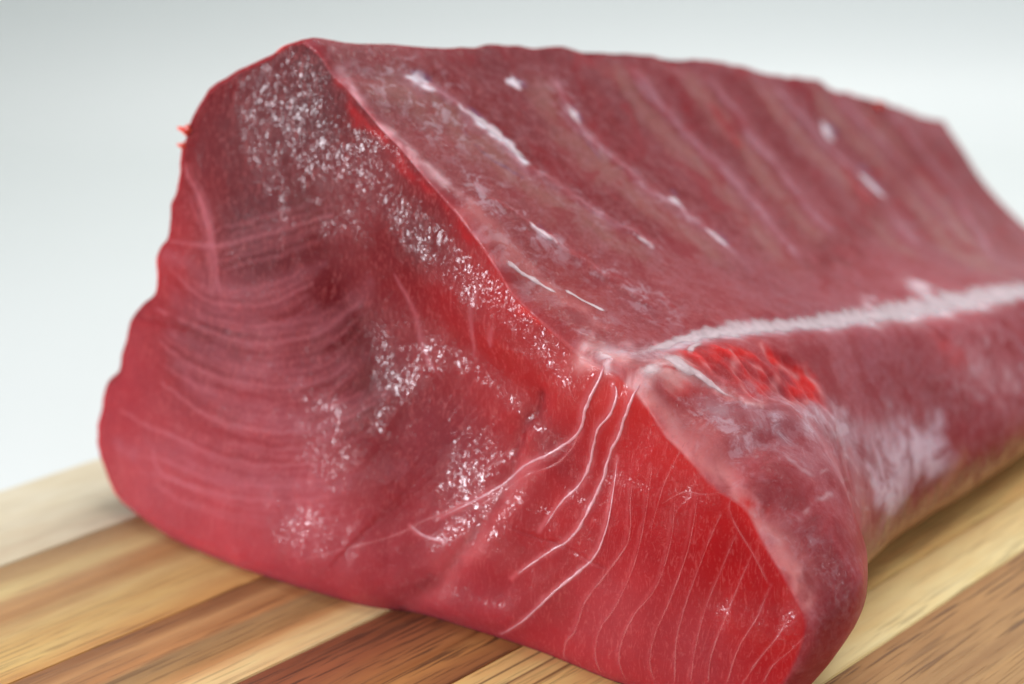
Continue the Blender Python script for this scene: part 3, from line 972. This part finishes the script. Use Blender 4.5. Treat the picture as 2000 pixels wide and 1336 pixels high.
def flesh_mat():
    t = NT('raw_tuna_flesh')
    co = t.n('ShaderNodeTexCoord').outputs['Object']
    c0 = t.n('ShaderNodeAttribute', attribute_name='pigment').outputs['Color']
    wetA = t.n('ShaderNodeAttribute', attribute_name='wet').outputs['Fac']
    filmA = t.n('ShaderNodeAttribute', attribute_name='film').outputs['Fac']
    n_big = t.noise(co, 90, 4, 0.6)
    n_mid = t.noise(co, 420, 5, 0.65, 0.4)
    n_fine = t.noise(co, 1700, 3, 0.6)
    fib = t.noise(t.mapping(co, (900, 900, 260), rot=(0.3, 0.5, 0.4)), 1.0, 4, 0.65, 2.2)
    c = t.mix(t.math('MULTIPLY', t.maprange(n_big, 0.35, 0.7), 0.3), c0, t.mix(0.5, c0, rgba(lin(96, 20, 30))))
    # pale fibre haze on the cut face
    c = t.mix(t.math('MULTIPLY', t.maprange(fib, 0.5, 0.68), 0.24), c, rgba(lin(206, 112, 112)))
    # dried film of the inner faces: mottled grey pink over crimson
    mot = t.math('MULTIPLY', t.maprange(n_mid, 0.44, 0.60), filmA)
    c = t.mix(t.math('MULTIPLY', mot, 0.12), c, rgba(lin(186, 128, 140)))
    mot2 = t.math('MULTIPLY', t.maprange(t.noise(co, 700, 4, 0.65, 0.3), 0.52, 0.68), filmA)
    c = t.mix(t.math('MULTIPLY', mot2, 0.14), c, rgba(lin(128, 18, 32)))
    frA = t.n('ShaderNodeAttribute', attribute_name='frost').outputs['Fac']
    fr = t.math('MULTIPLY', t.maprange(t.noise(co, 240, 6, 0.68, 0.5), 0.49, 0.62), frA)
    c = t.mix(t.math('MULTIPLY', fr, 0.46), c, rgba(lin(208, 182, 196)))
    cr = t.math('MULTIPLY', t.maprange(t.noise(co, 95, 4, 0.6, 0.6), 0.47, 0.66), filmA)
    c = t.mix(t.math('MULTIPLY', cr, 0.65), c, rgba(lin(132, 14, 28)))
    t.put(t.b.inputs['Base Color'], c)
    t.b.subsurface_method = 'RANDOM_WALK'
    t.b.inputs['Subsurface Weight'].default_value = 1.0
    t.b.inputs['Subsurface Radius'].default_value = (1.0, 0.16, 0.14)
    t.put(t.b.inputs['Subsurface Scale'], t.math('MULTIPLY_ADD', filmA, -0.004, 0.0075))
    # wetness breaks up in patches
    patch = t.maprange(t.noise(co, 75, 4, 0.6, 0.5), 0.42, 0.60)
    patch2 = t.maprange(t.noise(co, 260, 4, 0.65, 0.6), 0.40, 0.62)
    dn = t.noise(t.mapping(co, (820, 820, 540), rot=(0.5, 0.2, 0.7)), 1.0, 5, 0.66, 0.9)
    drop = t.math('MULTIPLY', t.maprange(dn, 0.30, 0.44), t.maprange(t.math('ABSOLUTE', t.math('SUBTRACT', n_mid, 0.5)), 0.004, 0.03))
    wp = t.math('MULTIPLY', wetA, t.math('MULTIPLY', t.math('MULTIPLY_ADD', patch, 0.6, 0.4), t.math('MULTIPLY_ADD', drop, 0.93, 0.07)))
    t.put(t.b.inputs['Roughness'], t.math('MULTIPLY_ADD', wetA, 0.08, 0.45))
    t.b.inputs['Specular IOR Level'].default_value = 0.05
    t.put(t.b.inputs['Coat Weight'], t.math('MULTIPLY_ADD', wp, 0.8, t.math('MULTIPLY', filmA, 0.28)))
    t.put(t.b.inputs['Coat Roughness'], t.math('MULTIPLY_ADD', filmA, 0.08, 0.135))
    t.b.inputs['Coat IOR'].default_value = 1.65
    hgt = t.math('ADD', t.math('MULTIPLY', n_mid, 0.5), t.math('MULTIPLY', n_fine, 0.5))
    b1 = t.n('ShaderNodeBump', Strength=0.35, Distance=0.0004)
    t.put(b1.inputs['Height'], hgt)
    t.put(t.b.inputs['Normal'], b1.outputs[0])
    # the water film: small sharp wrinkles that sparkle
    wr1 = t.noise(t.mapping(co, (900, 900, 600), rot=(0.2, 0.6, 0.3)), 1.0, 4, 0.6, 1.0)
    wr2 = t.noise(co, 300, 2, 0.5, 0.3)
    ridge = t.math('ABSOLUTE', t.math('SUBTRACT', wr1, 0.5))
    hw = t.math('ADD', t.math('MULTIPLY', t.maprange(ridge, 0.0, 0.10), 0.35), t.math('MULTIPLY', wr2, 0.5))
    b2 = t.n('ShaderNodeBump', Strength=1.0, Distance=0.0006)
    t.put(b2.inputs['Height'], hw)
    t.put(t.b.inputs['Coat Normal'], b2.outputs[0])
    return t.m


def fat_mat(name, c, tr=0.0015, rough=0.32, soft=None):
    t = NT(name)
    co = t.n('ShaderNodeTexCoord').outputs['Object']
    nz = t.noise(co, 500, 4, 0.6)
    t.put(t.b.inputs['Base Color'], t.mix(t.maprange(nz, 0.35, 0.7), rgba(lin(c)), rgba([v * 0.8 for v in lin(c)])))
    t.b.inputs['Subsurface Weight'].default_value = 0.0 if soft else 1.0
    t.b.inputs['Subsurface Radius'].default_value = (1.0, 0.45, 0.4)
    t.b.inputs['Subsurface Scale'].default_value = tr
    t.b.inputs['Roughness'].default_value = rough
    t.b.inputs['Coat Weight'].default_value = 0.5
    t.b.inputs['Coat Roughness'].default_value = 0.12
    bp = t.n('ShaderNodeBump', Strength=0.6, Distance=0.0005)
    t.put(bp.inputs['Height'], nz)
    t.put(t.b.inputs['Normal'], bp.outputs[0])
    if soft:        # thin film: thins out to nothing at its edges and in worn patches
        sA = t.n('ShaderNodeAttribute', attribute_name='soft').outputs['Fac']
        n2 = t.noise(co, soft[2], 4, 0.65)
        al = t.maprange(t.math('ADD', sA, t.math('MULTIPLY', t.math('SUBTRACT', n2, 0.5), soft[3])), soft[0], soft[1])
        t.put(t.b.inputs['Alpha'], t.math('MULTIPLY', al, soft[4]))
    return t.m


m_flesh = flesh_mat()
m_sinew = fat_mat('white_sinew', (214, 152, 162), 0.0012, 0.34, (0.2, 1.0, 420, 1.2, 0.75))
m_thin = fat_mat('thin_sinew', (206, 124, 128), 0.0008, 0.32, (0.3, 1.1, 260, 1.8, 0.32))
m_memb = fat_mat('white_membrane', (236, 212, 220), 0.002, 0.28, (0.10, 1.1, 140, 0.6, 0.7))
m_shred = fat_mat('flesh_shred', (216, 70, 52), 0.003)
m_skin = fat_mat('tan_skin', (190, 130, 98), 0.0012, 0.4, (0.15, 0.75, 220, 0.8, 0.95))

fish = bpy.data.objects.new('tuna_loin', None)
C.objects.link(fish)
fish.location = tuple(to_world(np.array([0.5, 0.0, 0.7])))
bpy.context.view_layer.update()
tag(fish, 'large raw red tuna loin block with white sinew lines resting on the wooden board', 'raw tuna')

# far end closed by triangles kept as thin quads around the centre
oi = np.arange(0, NO - 1, 2)
Fend = np.stack([last + oi, last + oi + 1, last + (oi + 2) % NO, np.full(len(oi), ic)], -1)
FALL = np.vstack([Floft, Fcap, Fend])
FALL = FALL[:, ::1]
flesh = mesh_np('flesh', W2, FALL, m_flesh, fish, True, {'pigment': col, 'wet': wet, 'film': film, 'frost': frost})

# ------------------------------------------------------------------ sinews: thin tubes half sunk in the cut face


def ribbon(P, N, rad, hgt=0.12, jag=0.3, seed=0, jf=0.55, m=9):
    """soft flat band lying in the surface: positions across, low arch, 'soft' falls to 0 at both edges"""
    n = len(P)
    T = np.gradient(P, axis=0)
    T /= np.linalg.norm(T, axis=1)[:, None] + 1e-12
    B = np.cross(T, N)
    B /= np.linalg.norm(B, axis=1)[:, None] + 1e-12
    s = np.cumsum(np.concatenate([[0], np.linalg.norm(np.diff(P, axis=0), axis=1)]))
    q = np.stack([s * 700 * jf, np.full(n, seed * 3.7), np.zeros(n)], 1)
    rl = rad * np.clip(1 + jag * 2 * fbm(q, 3), 0.3, 2.2)
    rr = rad * np.clip(1 + jag * 2 * fbm(q + 50, 3), 0.3, 2.2)
    x = np.linspace(-1, 1, m)
    V, S = [], []
    for v in x:
        r = rl if v < 0 else rr
        lift = (1 - v * v) * hgt * np.minimum(rad, 0.0008) + 0.00007
        row = P + B * (r * v)[:, None]
        for k in range(n):                      # drape every point on the flesh
            l_, n_, i_, d_ = bvh2.find_nearest(Vector(row[k]))
            n_ = np.array(n_)
            row[k] = np.array(l_) + (n_ if n_ @ N[k] > 0 else -n_) * lift[k]
        V.append(row)
        S.append(np.full(n, 1 - v * v) * np.minimum(1, np.minimum(s, s[-1] - s) / (2.5 * rad.max())))
    V = np.stack(V, 1).reshape(-1, 3)
    S = np.stack(S, 1).reshape(-1)
    Fq = np.array([(i * m + k, i * m + k + 1, (i + 1) * m + k + 1, (i + 1) * m + k) for i in range(n - 1) for k in range(m - 1)])
    return V, Fq, S


def on_surface(pts, step=0.0006):
    Q = catmull(np.array(pts, float), 12)
    h = [hit(x, y, bvh2) for x, y in Q]
    P = np.array([a for a, b in h])
    n = max(4, int(np.linalg.norm(np.diff(P, axis=0), axis=1).sum() / step))
    P = resample(P, n)
    out, nn = [], []
    for p in P:
        l, nm, i, d = bvh2.find_nearest(Vector(p))
        out.append(l)
        nn.append(nm)
    N = np.array(nn)
    if ((N * (np.array([0, 0, H]) - P)).sum(1) < 0).mean() > 0.5:
        N = -N
    for _ in range(3):
        N[1:-1] = (N[:-2] + N[1:-1] + N[2:]) / 3
    N /= np.linalg.norm(N, axis=1)[:, None]
    return np.array(out), N


for k, (pts, r0, r1, r2, thick) in enumerate(SINEW):
    P, N = on_surface(pts)
    s = np.linspace(0, 1, len(P))
    rad = np.interp(s, [0, .5, 1], [r0, r1, r2]) * MM * np.minimum(1, np.minimum(s, 1 - s) * 14 + 0.25)
    V, Fq, S = ribbon(P, N, rad * (1.12 if thick else 1.5), 0.38 if thick else 0.25, 0.34, k)
    o = mesh_np('sinew', V, Fq, m_sinew if thick else m_thin, fish, True, {'soft': S})

# ------------------------------------------------------------------ white membrane along the valley, with its offshoots
MEM = [
    (VAL, [0.6, 1.0, 1.7, 1.4, 1.9, 1.7, 2.6, 3.0, 3.1, 2.8, 2.6], .16),
    ([(1145, 684), (1173, 694), (1195, 702), (1186, 716), (1180, 728)], [.3, .8, 1.0, .7, .4], .45),
    ([(1270, 690), (1300, 700), (1330, 712), (1372, 738), (1420, 772), (1450, 782)], [1.0, 1.1, .9, .6, .4, .2], .4),
    ([(1300, 704), (1270, 722), (1254, 738), (1246, 752)], [.9, 1.1, 1.0, .5], .45),
    ([(1345, 700), (1350, 680), (1375, 668)], [.4, .5, .6], .4),
]
Vs, Fs, Ss, off = [], [], [], 0
for k, (pts, rr_, fl) in enumerate(MEM):
    P, N = on_surface(pts, 0.0005)
    s = np.linspace(0, 1, len(P))
    rad = np.interp(s, np.linspace(0, 1, len(rr_)), rr_) * MM * np.minimum(1, np.minimum(s, 1 - s) * 20 + 0.15)
    V, Fq, S = ribbon(P, N, rad * 1.9, 0.12, 0.4, 40 + k, 0.35, 15)
    V = V + N.repeat(15, 0) * (0.00014 * S * fbm(V * 380, 2))[:, None]
    Ss.append(S)
    Vs.append(V)
    Fs.append(Fq + off)
    off += len(V)
mesh_np('membrane', np.vstack(Vs), np.vstack(Fs), m_memb, fish, True, {'soft': np.concatenate(Ss)})

# pale sinew patches left between the flake bands of the inner face
for k, (pts, r) in enumerate((([(900, 207), (950, 246), (1000, 290), (1034, 322)], 1.7), ([(1108, 204), (1118, 222), (1132, 244)], 1.3), ([(1380, 446), (1400, 462), (1426, 484)], 1.1),
                              ([(1676, 334), (1700, 356), (1726, 384)], 1.9), ([(1305, 382), (1320, 394), (1338, 408)], 0.9), ([(1038, 438), (1060, 455), (1084, 472)], 0.55), ([(1238, 460), (1255, 470), (1276, 482)], 0.7),
                              ([(985, 508), (1030, 540), (1090, 575)], 0.6), ([(1100, 565), (1140, 588), (1185, 610)], 0.45))):
    P, N = on_surface(pts, 0.0005)
    s_ = np.linspace(0, 1, len(P))
    V, Fq, S = ribbon(P, N, r * MM * np.clip(np.minimum(s_, 1 - s_) * 8 + 0.3, 0, 1), 0.15, 0.4, 70 + k, 0.5, 11)
    mesh_np('sinew', V, Fq, m_memb, fish, True, {'soft': S})

# ------------------------------------------------------------------ loose shreds on the edges
for px, (L0), rr_, dirv in (((362, 238), 0.02, 1.2, (-1.0, 0, 0.35)), ((356, 258), 0.03, 0.8, (-0.7, 0, -0.3)), ((1722, 198), 1.20, 1.5, (-0.5, 0, 0.6))):
    q, nn = hit(px[0], px[1], bvh2) if L0 < 1 else hit(px[0] - 4, px[1] + 14, bvh2)
    bm = bmesh.new()
    bmesh.ops.create_icosphere(bm, subdivisions=3, radius=1.0)
    for v in bm.verts:
        d = v.co.normalized()
        k_ = 1 + 0.35 * math.sin(5 * d.x + 3 * d.z + px[0]) + 0.2 * math.sin(9 * d.y + px[1])
        v.co = Vector((d.x * (1.5 if d.x < 0 else 0.9), d.y * 0.7, d.z * 0.8)) * k_ * rr_ * MM
    me = bpy.data.meshes.new('flesh_shred')
    bm.to_mesh(me)
    bm.free()
    for p in me.polygons:
        p.use_smooth = True
    me.materials.append(m_shred)
    o = bpy.data.objects.new('flesh_shred', me)
    C.objects.link(o)
    o.parent = fish
    o.matrix_parent_inverse = fish.matrix_world.inverted()
    o.location = Vector(q) + Vector(dirv) * rr_ * 0.5 * MM

# ------------------------------------------------------------------ skin: thin tan shell along the foot of the outer side
ja = np.searchsorted(ls, 0.10)
n_sk = NSEG[0] + NSEG[1] + 12
rows = np.arange(ja, ML, 2)
cols = i_r0 + np.arange(0, n_sk)
ids = rows[:, None] * NO + cols[None]
Vsk = W2[ids.ravel()] + NR2[ids.ravel()] * 0.00012
Vsk[:, 2] = np.maximum(Vsk[:, 2], 0.00005)
Vbk = W2[ids.ravel()] - NR2[ids.ravel()] * 0.0006
Vbk[:, 2] = np.maximum(Vbk[:, 2], 0.00003)
nr, ncol = ids.shape
base = np.array([(a * ncol + b, a * ncol + b + 1, (a + 1) * ncol + b + 1, (a + 1) * ncol + b) for a in range(nr - 1) for b in range(ncol - 1)])
n0 = nr * ncol
rim = [(a, 0, a + 1, 0) for a in range(nr - 1)] + [(a + 1, ncol - 1, a, ncol - 1) for a in range(nr - 1)] + [(0, b + 1, 0, b) for b in range(ncol - 1)] + [(nr - 1, b, nr - 1, b + 1) for b in range(ncol - 1)]
rimf = np.array([(a * ncol + b, c * ncol + d, c * ncol + d + n0, a * ncol + b + n0) for a, b, c, d in rim])
fade = np.tile(1 - np.linspace(0, 1, ncol) ** 1.5, nr)
mesh_np('skin', np.vstack([Vsk, Vbk]), np.vstack([base, base[:, ::-1] + n0, rimf]), m_skin, fish, True, {'soft': np.concatenate([fade, fade])})
